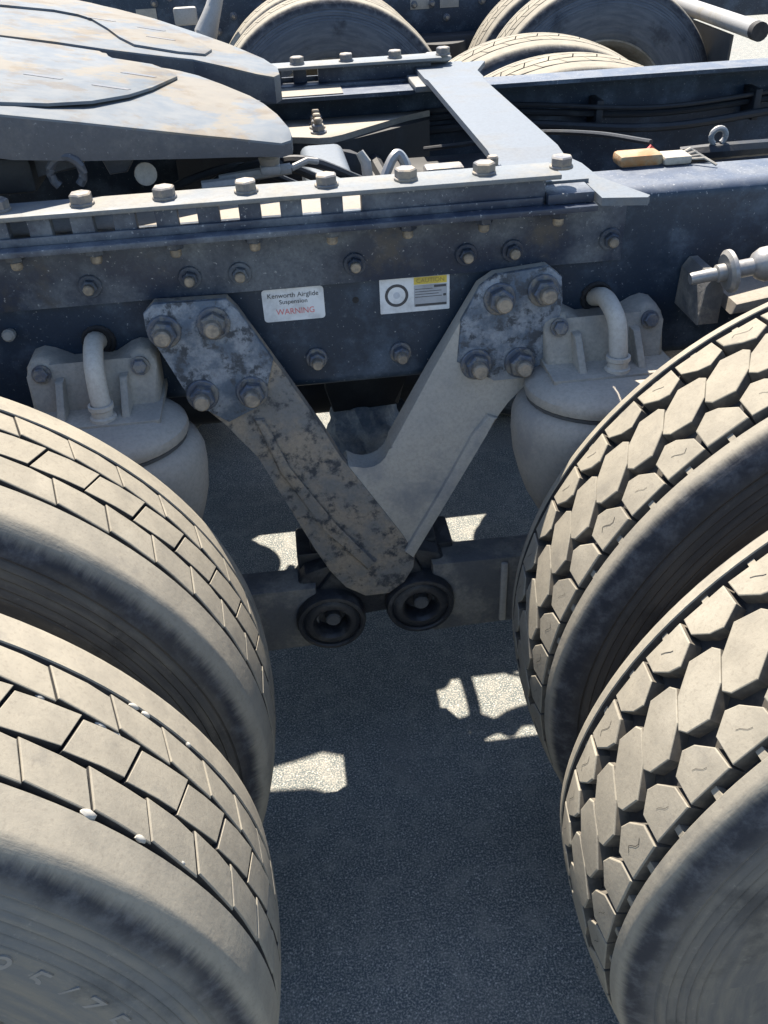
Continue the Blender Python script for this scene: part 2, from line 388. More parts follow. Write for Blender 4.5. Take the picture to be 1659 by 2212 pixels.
# --- pale crossbar between the rails with its foot plates
bm = bmesh.new()
prof = [(-.006, 1.0275), (.105, 1.0285), (.150, 1.0345), (.70, 1.0345), (.745, 1.0300), (.91, 1.0300)]
for (a, za), (b, zb) in zip(prof, prof[1:]):
    q = [bm.verts.new((x, y, z+dz)) for dz in (0, .011) for (x, y, z) in ((.226, a, za), (.334, a, za), (.334, b, zb), (.226, b, zb))]
    for f in ((0, 1, 2, 3), (4, 5, 6, 7), (0, 1, 5, 4), (1, 2, 6, 5), (2, 3, 7, 6), (3, 0, 4, 7)): bm.faces.new([q[i] for i in f])
bmesh.ops.remove_doubles(bm, verts=bm.verts[:], dist=1e-5)
cbar = obj('crossbar', bm, M['crossbar'], T)
for s in (0, 1):
    bm = bmesh.new()
    foot = [(.3345, .118), (.346, .122), (.354, .09), (.356, .02), (.394, -.080), (.388, -.088), (.3305, -.076), (.3305, -.008), (.3345, -.006)]
    Y = lambda y: side(s, y)
    prism(bm, foot, lambda x, y: (x, Y(y), 1.0330), lambda x, y: (x, Y(y), 1.0225))
    obj('foot_plate', bm, M['crossbar'], cbar)
bm = bmesh.new(); box(bm, .25, .31, .885, .94, 1.042, 1.060, .012); obj('end_stop', bm, M['white'], cbar)
bm = bmesh.new(); box(bm, .205, .35, .73, .86, 1.018, 1.0295, .002); obj('lap_plate', bm, M['plate'], cbar)

# --- fifth wheel: two tilted horns with a step, skirts, slots, brackets
CAMX, CAMY = -0.0841, -1.2162
def fp(x, y): return (x, y)
def fz(x): return 1.0879-.186*x
near = [(-1.3, .03), (-.8, .022), (-.425, .019), (-.341, .028), (-.204, .036), (-.145, .042), (-.109, .044), (-.080, .046), (-.066, .070), (-.064, .10), (-.066, .137), (-.081, .219), (-.100, .283), (-.121, .329), (-.166, .393), (-.205, .440), (-.232, .456), (-.250, .462), (-.335, .472), (-.352, .490), (-.362, .530), (-.440, .53), (-.515, .53), (-1.3, .53)]  # near horn's inner edge notched to let a sun patch through
far = [(-1.3, .56), (-.533, .545), (-.447, .552), (-.363, .545), (-.271, .552), (-.22, .560), (-.16, .530), (-.110, .500), (-.080, .495), (-.069, .53), (-.071, .591), (-.095, .670), (-.157, .781), (-.223, .871), (-.315, .982), (-.397, 1.041), (-.460, 1.087), (-.511, 1.107), (-1.3, 1.25)]
def horn(name, poly, dz, thick, droop):
    P = [fp(*p) for p in poly]; DZ = [0.0]*len(P)
    if droop:                                     # near horn's outer edge warped down and inward to let sun past
        for i, (x, y) in enumerate(P):
            t = max(0, min(1, (x+.42)/.20)) * max(0, min(1, (.14-y)/.09))
            P[i] = (x, y+.055*t); DZ[i] = -.0135*t
    bm = bmesh.new(); n = len(P)
    cx_, cy_ = sum(p[0] for p in P)/n, sum(p[1] for p in P)/n
    def ring(ins, d): 
        out = []
        for i, (x, y) in enumerate(P):
            a, b = Vector(P[i-1]), Vector(P[(i+1) % n]); t = (b-a); nn = Vector((-t.y, t.x)).normalized()
            out.append(bm.verts.new((x+nn.x*ins, y+nn.y*ins, fz(x)+dz-d+DZ[i])))
        return out
    top = ring(.004, 0); r1 = ring(.0008, .0012); r2 = ring(0, .004); r3 = [bm.verts.new((v.co.x, v.co.y, v.co.z+.004-thick(v.co.x))) for v in r2]
    f0 = bm.faces.new(top); bm.faces.new(r3[::-1])
    for a, b, mi in ((top, r1, 0), (r1, r2, 0), (r2, r3, 1)):
        for i in range(n):
            f = bm.faces.new((a[i], a[(i+1) % n], b[(i+1) % n], b[i])); f.material_index = mi
    bmesh.ops.triangulate(bm, faces=[f0])
    return obj(name, bm, [M['fw'], M['skirt']], FW)
bm = bmesh.new(); box(bm, -1.2, -.42, .08, .82, 1.05, 1.10, .01)
FW = obj('fifth_wheel', bm, M['dark'], T)
FW['label'] = 'tilted pale fifth wheel plate smeared with tan grease'
horn('horn_plate', near, 0.0, lambda x: .020+.036*min(1, max(0, (-.09-x)/.3)), True)
horn('horn_plate', far, .004, lambda x: .044+.02*min(1, max(0, (-.12-x)/.4)), False)
def overlay(name, poly, dz, h, mat):
    bm = bmesh.new(); P = [fp(*p) for p in poly]
    prism(bm, P, lambda x, y: (x, y, fz(x)+dz+h), lambda x, y: (x, y, fz(x)+dz+.0003), .0008)
    return obj(name, bm, mat, FW)
overlay('wear_plate', [(-1.2, .06), (-.60, .052), (-.432, .060), (-.38, .085), (-.331, .131), (-.290, .20), (-.264, .271), (-.235, .38), (-.240, .408), (-.28, .455), (-.345, .462), (-.37, .510), (-.44, .517), (-1.2, .517)], 0, .0045, M['fw'])
overlay('wear_plate', [(-1.2, 1.18), (-1.2, .80), (-.78, .83), (-.598, .842), (-.503, .875), (-.455, .86), (-.425, .829), (-.385, .74), (-.355, .660), (-.323, .600), (-.245, .588), (-.20, .60), (-.19, .66), (-.24, .80), (-.315, .945), (-.40, 1.01), (-.53, 1.08)], .004, .0045, M['fw'])
for (x, y, dz) in ((-.414, .248, 0), (-.319, .234, 0), (-.292, .351, 0), (-.408, .834, .004), (-.310, .80, .004), (-.285, .704, .004)):
    bm = bmesh.new(); c = fp(x, y)
    prism(bm, [(c[0]+dx+sx, c[1]+dy) for dx, dy, sx in ((-.026, -.004, 0), (.024, -.008, 0), (.028, -.001, 0), (.02, .004, 0), (-.02, .007, 0))], lambda a, b: (a, b, fz(a)+dz+.0051), lambda a, b: (a, b, fz(a)+dz+.003))
    obj('grease_slot', bm, M['tan'] if False else M['skirt'], FW)
bm = bmesh.new()                                               # pivot bracket under the near edge
for pl_, y0, y1 in (([(-.345, 1.118), (-.268, 1.105), (-.300, 1.062), (-.325, 1.060)], .11, .19), ([(-.70, 1.12), (-.33, 1.118), (-.36, 1.075), (-.43, 1.066), (-.70, 1.066)], .10, .13)):
    prism(bm, pl_, lambda x, z: (x, y0, z), lambda x, z: (x, y1, z), .004)
obj('pivot_bracket', bm, M['skirt'], FW)
bm = bmesh.new(); tube(bm, arc((-.368, 1.084), .020, 200, -20, 10) and [(a, .045, b) for a, b in arc((-.368, 1.084), .021, 230, -50, 12)], .006, 8)
obj('lifting_ring', bm, M['skirt'], FW)
bm = bmesh.new(); lathe(bm, [(0, 0), (0, .007), (.002, .0135), (.006, .0155), (.012, .0155), (.014, .010), (.014, 0)], 18, orient((-.276, .105, 1.060), (.3, -1, .2)))
obj('release_knob', bm, M['bracket'], FW)

# --- inside the frame: channel crossmember, bolted gusset, valve, hoses, connector
bm = bmesh.new()
sec = [(-.046, .86), (-.046, .985)]+arc((-.030, .985), .016, 180, 90, 4)[1:]+arc((.016, .985), .016, 90, 0, 4)+[(.036, .86)]
prism(bm, sec, lambda x, z: (x, .16, z), lambda x, z: (x-.002, .455, z-.004), .006)
obj('channel_crossmember', bm, M['crossbar'], T)
bm = bmesh.new()
tri = [(-.30, .86), (.245, .86), (.19, .83), (.045, .705), (.020, .690), (-.005, .690), (-.035, .705), (-.30, .80)]
prism(bm, tri, lambda x, y: (x*1.0, y-.06, .968), lambda x, y: (x, y-.06, .956), .001)
gus = obj('gusset_plate', bm, M['tan'], T)
for y in (.672, .712, .752): bolt(NUT_MID, gus, (-.002, y, .968), (0, 0, 1))
bm = bmesh.new(); prism(bm, [(-.30, .735), (-.04, .642), (.02, .628), (.05, .64), (.24, .77), (.24, .80), (-.3, .80)], lambda x, y: (x, y+.004, .9555), lambda x, y: (x, y+.004, .78))
obj('gusset_web', bm, M['dark'], T)
bm = bmesh.new()
tube(bm, [(-.175, .13, 1.036), (-.12, .135, 1.040), (-.07, .14, 1.043)], .008, 8); tube(bm, [(-.20, .11, 1.033), (-.15, .115, 1.034)], .010, 8)
box(bm, -.115, -.085, .125, .155, 1.038, 1.052, .005); tube(bm, [(-.07, .14, 1.043), (-.045, .15, 1.05), (-.03, .16, 1.045)], .005, 8)
obj('air_valve', bm, M['white'], T)
bm = bmesh.new()
lathe(bm, [(0, .0), (0, .014), (.01, .016), (.016, .012), (.018, 0)], 12, orient((-.10, .14, 1.051), (0, 0, 1))); obj('valve_cap', bm, M['tan'], T)
bm = bmesh.new(); tube(bm, [(.040, .105, 1.027), (.038, .108, 1.052), (.030, .112, 1.066)], [.008, .008, .006], 8); obj('hose_fitting', bm, M['white'], T)
bm = bmesh.new(); tube(bm, bez([(.060, .09, 1.029), (.075, .10, 1.055), (.086, .105, 1.060), (.096, .10, 1.045), (.10, .09, 1.028)]), .0075, 8); obj('hose_fitting', bm, M['silver'], T)
bm = bmesh.new(); lathe(bm, [(-.05, 0), (-.05, .03), (-.04, .034), (.03, .034), (.045, .03), (.05, 0)], 18, orient((.040, .60, .90), (.3, .2, 1))); obj('shade_canister', bm, M['dark'], T)  # canister added to break up the sun patches on the ground
bm = bmesh.new(); box(bm, .415, .482, .095, .135, 1.0185, 1.036, .006); conn = obj('wiring_connector', bm, M['orange'], T)
bm = bmesh.new(); box(bm, .482, .525, .092, .130, 1.0185, 1.031, .004)
for k in range(4): tube(bm, [(.522, .10+.01*k, 1.024), (.54, .085+.018*k, 1.028), (.553, .07+.024*k, 1.021)], .0022, 6)
obj('wire_tails', bm, M['bracket'], conn)
bm = bmesh.new(); tube(bm, [(.470, .145, 1.018), (.480, .150, 1.028), (.484, .15, 1.033)], [.005, .005, .004], 8); obj('red_clip', bm, M['redtip'], conn)
bm = bmesh.new(); tube(bm, bez([(.20, .60, .94), (.30, .56, .955), (.38, .48, .985), (.44, .30, 1.02), (.485, .16, 1.036)]), .0045, 7); obj('wiring_loom', bm, M['dark'], T)
bm = bmesh.new(); tube(bm, [(.676+.013*math.cos(math.radians(a)), .33, .993+.013*math.sin(math.radians(a))) for a in range(-60, 251, 20)], .005, 8); obj('lit_hole_ring', bm, M['white'], T)  # white ring standing in for light through a hole in the far rail
for k, (z, r) in enumerate(((.935, .007), (.952, .005), (.915, .009))):
    bm = bmesh.new(); tube(bm, bez([(.05, .835-.01*k, z), (.40, .83-.01*k, z+.012), (.75, .80-.02*k, z-.006), (1.15, .83-.01*k, z+.006), (1.8, .84, z)]), r, 8); obj('brake_line', bm, M['dark'], T)
for x in (.36, .62, .98):
    bm = bmesh.new(); box(bm, x-.008, x+.008, .79, .851, .90, .965, .003); obj('line_clip', bm, M['dark'], T)
for k in range(3):
    bm = bmesh.new(); tube(bm, bez([(-.30+.07*k, .20, .99), (-.22+.06*k, .17+.02*k, 1.03), (-.14+.05*k, .20, 1.035), (-.06+.05*k, .24, .99)]), .006+.001*k, 8); obj('hose_or_shade_tube', bm, M['dark'], T)
bm = bmesh.new(); tube(bm, bez([(.62, .35, .96), (.70, .33, .968), (.85, .40, .95), (1.1, .5, .93)]), .014, 8); obj('hose_or_shade_tube', bm, M['dark'], T)

# --- suspension (side 0 near, side 1 far)
def hanger(s):
    Y = lambda y: side(s, y); g = -1 if s == 0 else 1
    def yf(z, off): return Y(-.034-(.93-z)*.10-off)
    def yb(z): return Y(-.0125 if z > .75 else -.0125-(.75-z)*.06)
    bm = bmesh.new()                                   # right arm with the web and the round crotch
    rp = [(-.045, .430), (.030, .425), (.066, .468), (.125, .571), (.188, .680), (.223, .727), (.262, .765), (.290, .798), (.300, .878), (.297, .912), (.277, .928), (.200, .922), (.178, .908), (.108, .790), (.040, .672)]
    rp += [(.0+.040*math.cos(math.radians(a)), .676+.040*math.sin(math.radians(a))) for a in range(-15, -136, -20)]+[(-.055, .62)]
    prism(bm, rp, lambda x, z: (x, yf(z, 0), z), lambda x, z: (x, yb(z), z), .003)
    ra = obj('hanger_arm', bm, M['hang_r'], T); ra['label'] = 'clean dusty grey arm of the V hanger'
    bm = bmesh.new()
    prism(bm, [(.300, .880), (.297, .913), (.277, .930), (.200, .924), (.178, .910), (.150, .862), (.144, .80), (.20, .765), (.262, .765), (.290, .798)], lambda x, z: (x, yf(z, .003), z), lambda x, z: (x, yf(z, -.004), z), .002)
    obj('pad', bm, M['hang_pad'], ra)
    bm = bmesh.new()                                   # stiffening ridge along the outer side of the arm
    prism(bm, [(.052, .482), (.066, .468), (.125, .571), (.188, .680), (.205, .706), (.190, .712), (.165, .68), (.110, .580)], lambda x, z: (x, yf(z, .008), z), lambda x, z: (x, yf(z, -.004), z), .003)
    obj('ridge', bm, M['hang_r'], ra)
    bm = bmesh.new()                                   # left arm lies across the front
    lp = [(-.278, .924), (-.178, .922), (-.165, .905), (-.108, .800), (-.062, .712), (-.040, .664), (-.004, .604), (.050, .512), (.070, .470), (.066, .445), (.050, .418), (.022, .398), (-.018, .398), (-.050, .420), (-.074, .456), (-.094, .502), (-.163, .679), (-.205, .735), (-.246, .779), (-.272, .845), (-.292, .890), (-.291, .912)]
    prism(bm, lp, lambda x, z: (x, yf(z, .0025), z), lambda x, z: (x, yf(z, -.018), z), .0024)
    la = obj('hanger_arm', bm, M['hang_l'], T); la['label'] = 'grimy brown crusted arm of the V hanger'
    bm = bmesh.new()
    prism(bm, [(-.278, .926), (-.178, .924), (-.164, .906), (-.124, .832), (-.146, .765), (-.200, .742), (-.249, .779), (-.274, .845), (-.294, .890), (-.293, .914)], lambda x, z: (x, yf(z, .0072), z), lambda x, z: (x, yf(z, 0), z), .0015)
    obj('pad', bm, M['hang_pad'], la)
    bm = bmesh.new()
    prism(bm, [(-.162, .742), (-.148, .742), (-.120, .66), (-.060, .548), (.005, .47), (-.012, .455), (-.075, .54), (-.135, .65)], lambda x, z: (x, yf(z, .0098), z), lambda x, z: (x, yf(z, .0), z), .004)
    obj('ridge', bm, M['hang_l'], la)
    n = Vector((0, g, .10)).normalized()
    for arm, off, pts in ((la, .0076, ((-.269, .887), (-.200, .893), (-.231, .789), (-.160, .787))), (ra, .0035, ((.206, .890), (.270, .897), (.172, .795), (.238, .792)))):
        for x, z in pts: bolt(NUT_BIG, arm, (x, yf(z, off), z), n)
    # bushings and beams
    bm = bmesh.new(); prism(bm, [(-.060, .455), (.070, .455), (.095, .40), (.05, .345), (-.05, .335), (-.10, .40)], lambda x, z: (x, Y(-.070), z), lambda x, z: (x, Y(-.018), z), .006)
    for (x, z, w) in () if s else ((-.075, .485, .028), (.085, .440, .030), (-.105, .435, .022), (.120, .428, .024)): box(bm, x-w, x+w, min(Y(-.03), Y(.05)), max(Y(-.03), Y(.05)), z-.03, z+.02, .006)
    obj('saddle', bm, M['bush'], T)
    for bx, bz, x0, x1 in ((-.079, .347, -.70, -.10), (.076, .363, .10, .70)):
        bm = bmesh.new()
        P = [(x0, bz+.075), (x1, bz+.068), (x1, bz-.066), (x0, bz-.078)]
        prism(bm, P, lambda x, z: (x, Y(-.075), z), lambda x, z: (x, Y(-.018), z), .005)
        bmx = obj('walking_beam', bm, M['beam'], T)
        bm = bmesh.new()
        Mx = orient((bx, Y(-.02), bz), (0, g, 0))
        lathe(bm, [(-.02, 0), (-.02, .060), (.066, .060), (.074, .0575), (.075, .052), (.073, .0495), (.070, .0485), (.072, .046), (.075, .040), (.0745, .033), (.071, .0295), (.066, .0275), (.045, .0255), (.045, .0)], 36, Mx)
        bu = obj('pivot_bushing', bm, M['bush'], bmx)
        bm = bmesh.new(); lathe(bm, [(.0455, 0.0), (.0455, .0135), (.060, .0135), (.063, .011), (.063, 0)], 16, orient((bx+.003, Y(-.02), bz-.003), (0, g, 0)))
        obj('pin_end', bm, M['beam'], bmx)
        bm = bmesh.new(); xe = bx-.148 if x0 < -.3 else bx+.148
        box(bm, xe-.006, xe+.006, min(Y(-.083), Y(-.0752)), max(Y(-.083), Y(-.0752)), bz-.066, bz+.066, .003); obj('weld_edge', bm, M['hang_r'], bmx)
        bm = bmesh.new(); prism(bm, [(bx+d*.062 if True else 0, bz+e) for d, e in ((-.95, .02), (-.95, .055), (-.6, .088), (0, .100), (.6, .088), (.95, .055), (.95, .02))], lambda x, z: (x, Y(-.060), z), lambda x, z: (x, Y(-.010), z), .008); obj('bush_housing', bm, M['bush'], bmx)
hanger(0); hanger(1)

def airspring(s, cx, pipe_dx, w=.088):
    Y = lambda y: side(s, y); g = -1 if s == 0 else 1
    zc, yc = .775, -.096
    Mx = Matrix.Translation((cx, Y(yc), .010)) @ Matrix.Diagonal((1, .80, 1, 1)) @ Matrix.Rotation(PI/2, 4, 'X')
    # local Y of the lathe -> +Z world
    bm = bmesh.new()
    prof = ([(.500, 0), (.500, .052), (.515, .072), (.545, .095), (.58, .114), (.615, .127), (.65, .137), (.69, .142), (.715, .1420), (.732, .136), (.740, .126), (.742, .120)] if s == 0 else [(.535, 0), (.535, .03), (.55, .040), (.58, .052), (.61, .066), (.64, .080), (.67, .092), (.70, .100), (.725, .105), (.742, .108)])  # far bag slimmed to widen the sun patches behind the hanger
    lathe(bm, prof, 40, Mx); b0 = obj('air_spring', bm, M['bag'], T)
    bm = bmesh.new(); lathe(bm, [(.7405, .112), (.743, .1215), (.7475, .1210), (.750, .112)], 40, Mx); obj('clamp_groove', bm, M['bag_groove'], b0)
    bm = bmesh.new(); lathe(bm, [(.7475, .112), (.750, .1235), (.756, .1255), (.764, .1240), (.770, .118), (.774, .108), (.780, .09), (.780, 0)], 40, Mx); obj('bead_cap', bm, M['bag'], b0)
    # bolted hat bracket
    bm = bmesh.new()
    P = [(cx-w, .80), (cx-w-.002, .865)]+[(cx-w+.020+.022*math.cos(math.radians(a)), .872+.022*math.sin(math.radians(a))) for a in (170, 130, 90, 50)]
    P += [(cx-.030, .872), (cx+.030, .872)]+[(cx+w-.020+.022*math.cos(math.radians(a)), .872+.022*math.sin(math.radians(a))) for a in (130, 90, 50, 10)]+[(cx+w+.002, .865), (cx+w, .80)]
    P = [(x, .788+(z-.80)*.80) for x, z in P]
    prism(bm, P, lambda x, z: (x, Y(-.078+(z-.788)*.50), z), lambda x, z: (x, Y(-.002), z), .008)
    P2 = [(cx-w-.004, .783), (cx-w-.004, .794), (cx+w+.004, .794), (cx+w+.004, .783)]
    prism(bm, P2, lambda x, z: (x, Y(-.125), z), lambda x, z: (x, Y(-.002), z), .004)
    for d in (-.5, .5):
        prism(bm, [(cx+d*w-.006, .792), (cx+d*w-.006, .836), (cx+d*w+.006, .836), (cx+d*w+.006, .792)], lambda x, z: (x, Y(-.112+(z-.792)*.95), z), lambda x, z: (x, Y(-.03), z), .004)
    br = obj('spring_bracket', bm, M['bracket'], b0)
    for d in (-1, 1):
        bm = bmesh.new(); Mb = orient((cx+d*(w-.020), Y(-.0535), .843), (0, g, .25))
        lathe(bm, [(0, 0), (0, .0135), (.003, .0135), (.003, 0)], 14, Mb); hexring(bm, Mb, .0105, .003, .011); obj('bracket_bolt', bm, M['nut'], b0)
    bm = bmesh.new(); px = cx+pipe_dx
    tube(bm, bez([(px-.006, Y(.0), .862), (px-.004, Y(-.030), .874), (px-.002, Y(-.058), .872), (px, Y(-.085), .858), (px+.001, Y(-.098), .828), (px+.002, Y(-.104), .80), (px+.002, Y(-.106), .785)], 6), .0135, 14)
    obj('air_pipe', bm, M['pipe'], b0)
    bm = bmesh.new(); Mp = orient((px+.001, Y(-.104), .815), (.0, -.06 if s == 0 else .06, -1)); 
    lathe(bm, [(0, .0135), (0, .0175), (.006, .0175), (.008, .0150), (.016, .0150), (.018, .0185), (.034, .0185), (.034, 0)], 16, Mp); obj('pipe_fitting', bm, M['pipe'], b0)
    bm = bmesh.new(); tube(bm, [(px-.004+.021*math.cos(2*PI*i/16), Y(-.0015), .862+.021*math.sin(2*PI*i/16)) for i in range(17)], .004, 6, False)
    lathe(bm, [(0, 0), (0, .021), (.001, .021), (.001, 0)], 16, orient((px-.004, Y(-.0005), .862), (0, g, 0)))
    obj('web_hole', bm, M['black'], b0)
    bm = bmesh.new(); lathe(bm, [(0, .045), (.0, .055), (.110, .050), (.110, 0)], 24, Matrix.Translation((cx, Y(yc), .428)) @ Matrix.Diagonal((1, .75, 1, 1)) @ Matrix.Rotation(PI/2, 4, 'X')); obj('pedestal', bm, M['dark'], b0)
for s in (0, 1):
    airspring(s, -.378, .012); airspring(s, .362, .006)

# axles, driveshaft, gearbox-like centre casting that shade the ground; below them, pieces added to shape the sun patches
for x in (-.685, .679):
    bm = bmesh.new()
    lathe(bm, [(-.75, 0), (-.75, .062), (-.28, .066), (-.20, .10), (-.15, .17), (-.06, .205), (.06, .205), (.15, .17), (.20, .10), (.28, .066), (.75, .062), (.75, 0)], 28, Matrix.Translation((x, .43, .485)))
    lathe(bm, [(0, .17), (.13, .15), (.22, .09), (.30, .07), (.30, 0)], 24, orient((x, .43, .50), (1 if x < 0 else -1, 0, .05)))
    obj('drive_axle', bm, M['dark'], T)
bm = bmesh.new(); tube(bm, [(-.40, .43, .52), (.38, .43, .52)], .048, 16); obj('drive_shaft', bm, M['dark'], T)
bm = bmesh.new()
prism(bm, [(-.052, .74), (.110, .74), (.100, .65), (.085, .595), (-.036, .590), (-.048, .64)], lambda x, z: (x, .20, z), lambda x, z: (x, .33, z), .01)
obj('centre_crossmember', bm, M['dark'], T)
bm = bmesh.new(); bmesh.ops.create_icosphere(bm, subdivisions=4, radius=1)
for v in bm.verts:
    n = v.co.copy(); k = 1+.05*math.sin(9*n.x+4*n.z)+.05*math.sin(11*n.z+3*n.y)+.03*math.sin(23*n.x-9*n.y+17*n.z)
    v.co = Vector((.023+n.x*.074*k, .235+n.y*.07*k, .530+n.z*.074*k))
obj('torque_rod_joint', bm, M['cast'], T)
bm = bmesh.new(); box(bm, -.15, .055, .10, .84, .76, .84, .01); obj('frame_crossmember', bm, M['dark'], T)  # crossmember ends moved to shape the sun patches on the ground
bm = bmesh.new(); box(bm, -.05, .95, .100, .285, .800, .822, .003); obj('shade_shelf', bm, M['dark'], T)  # hidden shelf added to block a stray strip of sun
bm = bmesh.new(); lathe(bm, [(0, 0), (0, .05), (.015, .068), (.30, .068), (.315, .05), (.315, 0)], 22, orient((.06, .308, .862), (1, 0, 0))); obj('shade_cylinder', bm, M['dark'], T)  # hidden cylinder added to cut off the near end of a sun patch
bm = bmesh.new(); tube(bm, bez([(.108, .20, .92), (.106, .42, .905), (.116, .50, .90), (.112, .62, .90), (.10, .80, .91)]), .014, 8); obj('hose_or_shade_tube', bm, M['dark'], T)  # tube added to split the right sun patch lengthwise
bm = bmesh.new(); box(bm, .04, .42, .575, .70, .875, .90, .004); obj('shade_bar', bm, M['dark'], T)  # bar added so its shadow trims the far end of the patch
bm = bmesh.new(); tube(bm, bez([(.10, .40, .88), (.150, .425, .89), (.175, .41, .885), (.21, .43, .88), (.30, .40, .87)]), .009, 8); obj('hose_or_shade_tube', bm, M['dark'], T)  # thin tube added to fragment the sun patch
bm = bmesh.new(); tube(bm, bez([(.08, .452, .90), (.118, .458, .902), (.150, .444, .905), (.20, .462, .90), (.30, .47, .89)]), .019, 8); obj('hose_or_shade_tube', bm, M['dark'], T)  # thick tube added to cast a dark band across the patch
bm = bmesh.new(); tube(bm, [(.06, .25, .545), (.085, .262, .550), (.100, .27, .553)], .02, 10); obj('torque_rod', bm, M['dark'], T)  # rod cut short to keep its shadow off the sun patch

# small things on the web: two plain bolts, one drilled hole, a marker at the left
for x, z in ((-.061, .804), (.066, .801)): bolt(NUT_MID, T, (x, -.0005, z), (0, -1, 0))
bm = bmesh.new(); lathe(bm, [(0, 0), (0, .0048), (.0006, .0048), (.0006, 0)], 14, orient((.003, -.0002, .890), (0, -1, 0))); obj('drilled_hole', bm, M['black'], T)
bm = bmesh.new(); lathe(bm, [(0, 0), (0, .008), (.012, .009), (.016, .006), (.016, 0)], 12, orient((-.487, -.004, .886), (0, -1, .2))); obj('grease_nipple', bm, M['white'], T)

# shock absorber at the right, lying along the truck above the tyre
bm = bmesh.new(); Mx = orient((.452, -.115, .926), (1, -.02, .13))
lathe(bm, [(0, 0), (0, .0075), (.003, .0085), (.035, .0085), (.037, .012), (.050, .012), (.050, .010)], 16, Mx)
sh = obj('shock_absorber', bm, M['silver'], T)
bm = bmesh.new(); lathe(bm, [(.048, 0), (.048, .024), (.052, .029), (.057, .029), (.060, .024), (.060, .012), (.085, .012), (.090, .018), (.100, .023), (.40, .025), (.40, 0)], 26, Mx); obj('damper_body', bm, M['silver'], sh)
bm = bmesh.new(); prism(bm, [(.488, .842), (.490, .900), (.500, .914), (.512, .914), (.520, .89), (.520, .842)], lambda x, z: (x, -.088, z), lambda x, z: (x, -.003, z), .004); obj('shock_bracket', bm, M['beam'], sh)
bm = bmesh.new(); prism(bm, [(.53, .86), (.535, .876), (.70, .90), (.70, .872)], lambda x, z: (x, -.10, z), lambda x, z: (x, -.02, z), .004); obj('shock_bracket', bm, M['tan'], sh)

# stickers
def text(name, s, size, loc, mat, parent, ext=.0002, align='CENTER', rot=(PI/2, 0, 0), sx=1.0):
    cu = bpy.data.curves.new(name, 'FONT'); cu.body = s; cu.size = size; cu.extrude = ext; cu.align_x = align; cu.align_y = 'CENTER'; cu.materials.append(mat)
    tmp = bpy.data.objects.new(name, cu); COL.objects.link(tmp); bpy.context.view_layer.update()
    me = bpy.data.meshes.new_from_object(tmp.evaluated_get(bpy.context.evaluated_depsgraph_get())); bpy.data.objects.remove(tmp)
    if not me.materials: me.materials.append(mat)
    o = bpy.data.objects.new(name, me); COL.objects.link(o); o.parent = parent; o.location = loc; o.rotation_euler = rot; o.scale = (sx, 1, 1); return o
def rrect(x0, x1, z0, z1, r, n=4):
    return arc((x1-r, z1-r), r, 90, 0, n)+arc((x1-r, z0+r), r, 0, -90, n)+arc((x0+r, z0+r), r, -90, -180, n)+arc((x0+r, z1-r), r, 180, 90, n)
def sheet(name, poly, y0, y1, mat, parent):
    bm = bmesh.new(); prism(bm, poly, lambda x, z: (x, y0, z), lambda x, z: (x, y1, z)); return obj(name, bm, mat, parent)
st = sheet('sticker', rrect(-.1310, -.0425, .8675, .9165, .005), -.0012, -.0003, M['paper'], T); st['label'] = 'white rounded sticker with two dark lines and red text'
text('lettering', 'Kenworth Airglide', .0100, (-.0868, -.0016, .9063), M['ink'], st, sx=.98)
text('lettering', 'Suspension', .0090, (-.0868, -.0016, .8965), M['ink'], st, sx=1.02)
text('lettering', 'WARNING', .0125, (-.0850, -.0016, .8815), M['red'], st, sx=.92)
st = sheet('sticker', rrect(.0385, .1410, .8645, .9185, .001, 1), -.0012, -.0003, M['paper'], T); st['label'] = 'white square cornered sticker with a black ring and a yellow header'
bm = bmesh.new(); lathe(bm, [(.0012, .0130), (.0016, .0130), (.0016, .0172), (.0012, .0172), (.0012, .0130)], 40, orient((.0630, 0, .8915), (0, -1, 0))); obj('printed_ring', bm, M['ink'], st)
bm = bmesh.new(); lathe(bm, [(.0012, .0), (.0015, .0), (.0015, .0050), (.0012, .0050)], 24, orient((.0630, 0, .8915), (0, -1, 0))); obj('printed_disc', bm, flat('pale_ink', (.42, .45, .50)), st)
sheet('printed_header', rrect(.0885, .1370, .9055, .9165, .0008, 1), -.0016, -.0012, M['yellow'], st)
sheet('printed_panel', rrect(.0885, .1370, .8715, .9045, .0008, 1), -.0016, -.0012, M['greyink'], st)
text('lettering', 'CAUTION', .0092, (.1128, -.0019, .9110), flat('header_ink', (.30, .23, .05)), st)
for i, (a, b, h) in enumerate(((.1180, .1360, .0034), (.0900, .1160, .0008), (.0900, .1290, .0008), (.0900, .1250, .0008), (.0900, .1300, .0008), (.1315, .1360, .0036), (.0900, .1365, .0034))):
    z = (.9015, .8985, .8945, .8905, .8865, .8875, .8740)[i]
    sheet('printed_line', rrect(a, b, z-h/2, z+h/2, h*.2, 1), -.0019, -.0016, M['ink'], st)

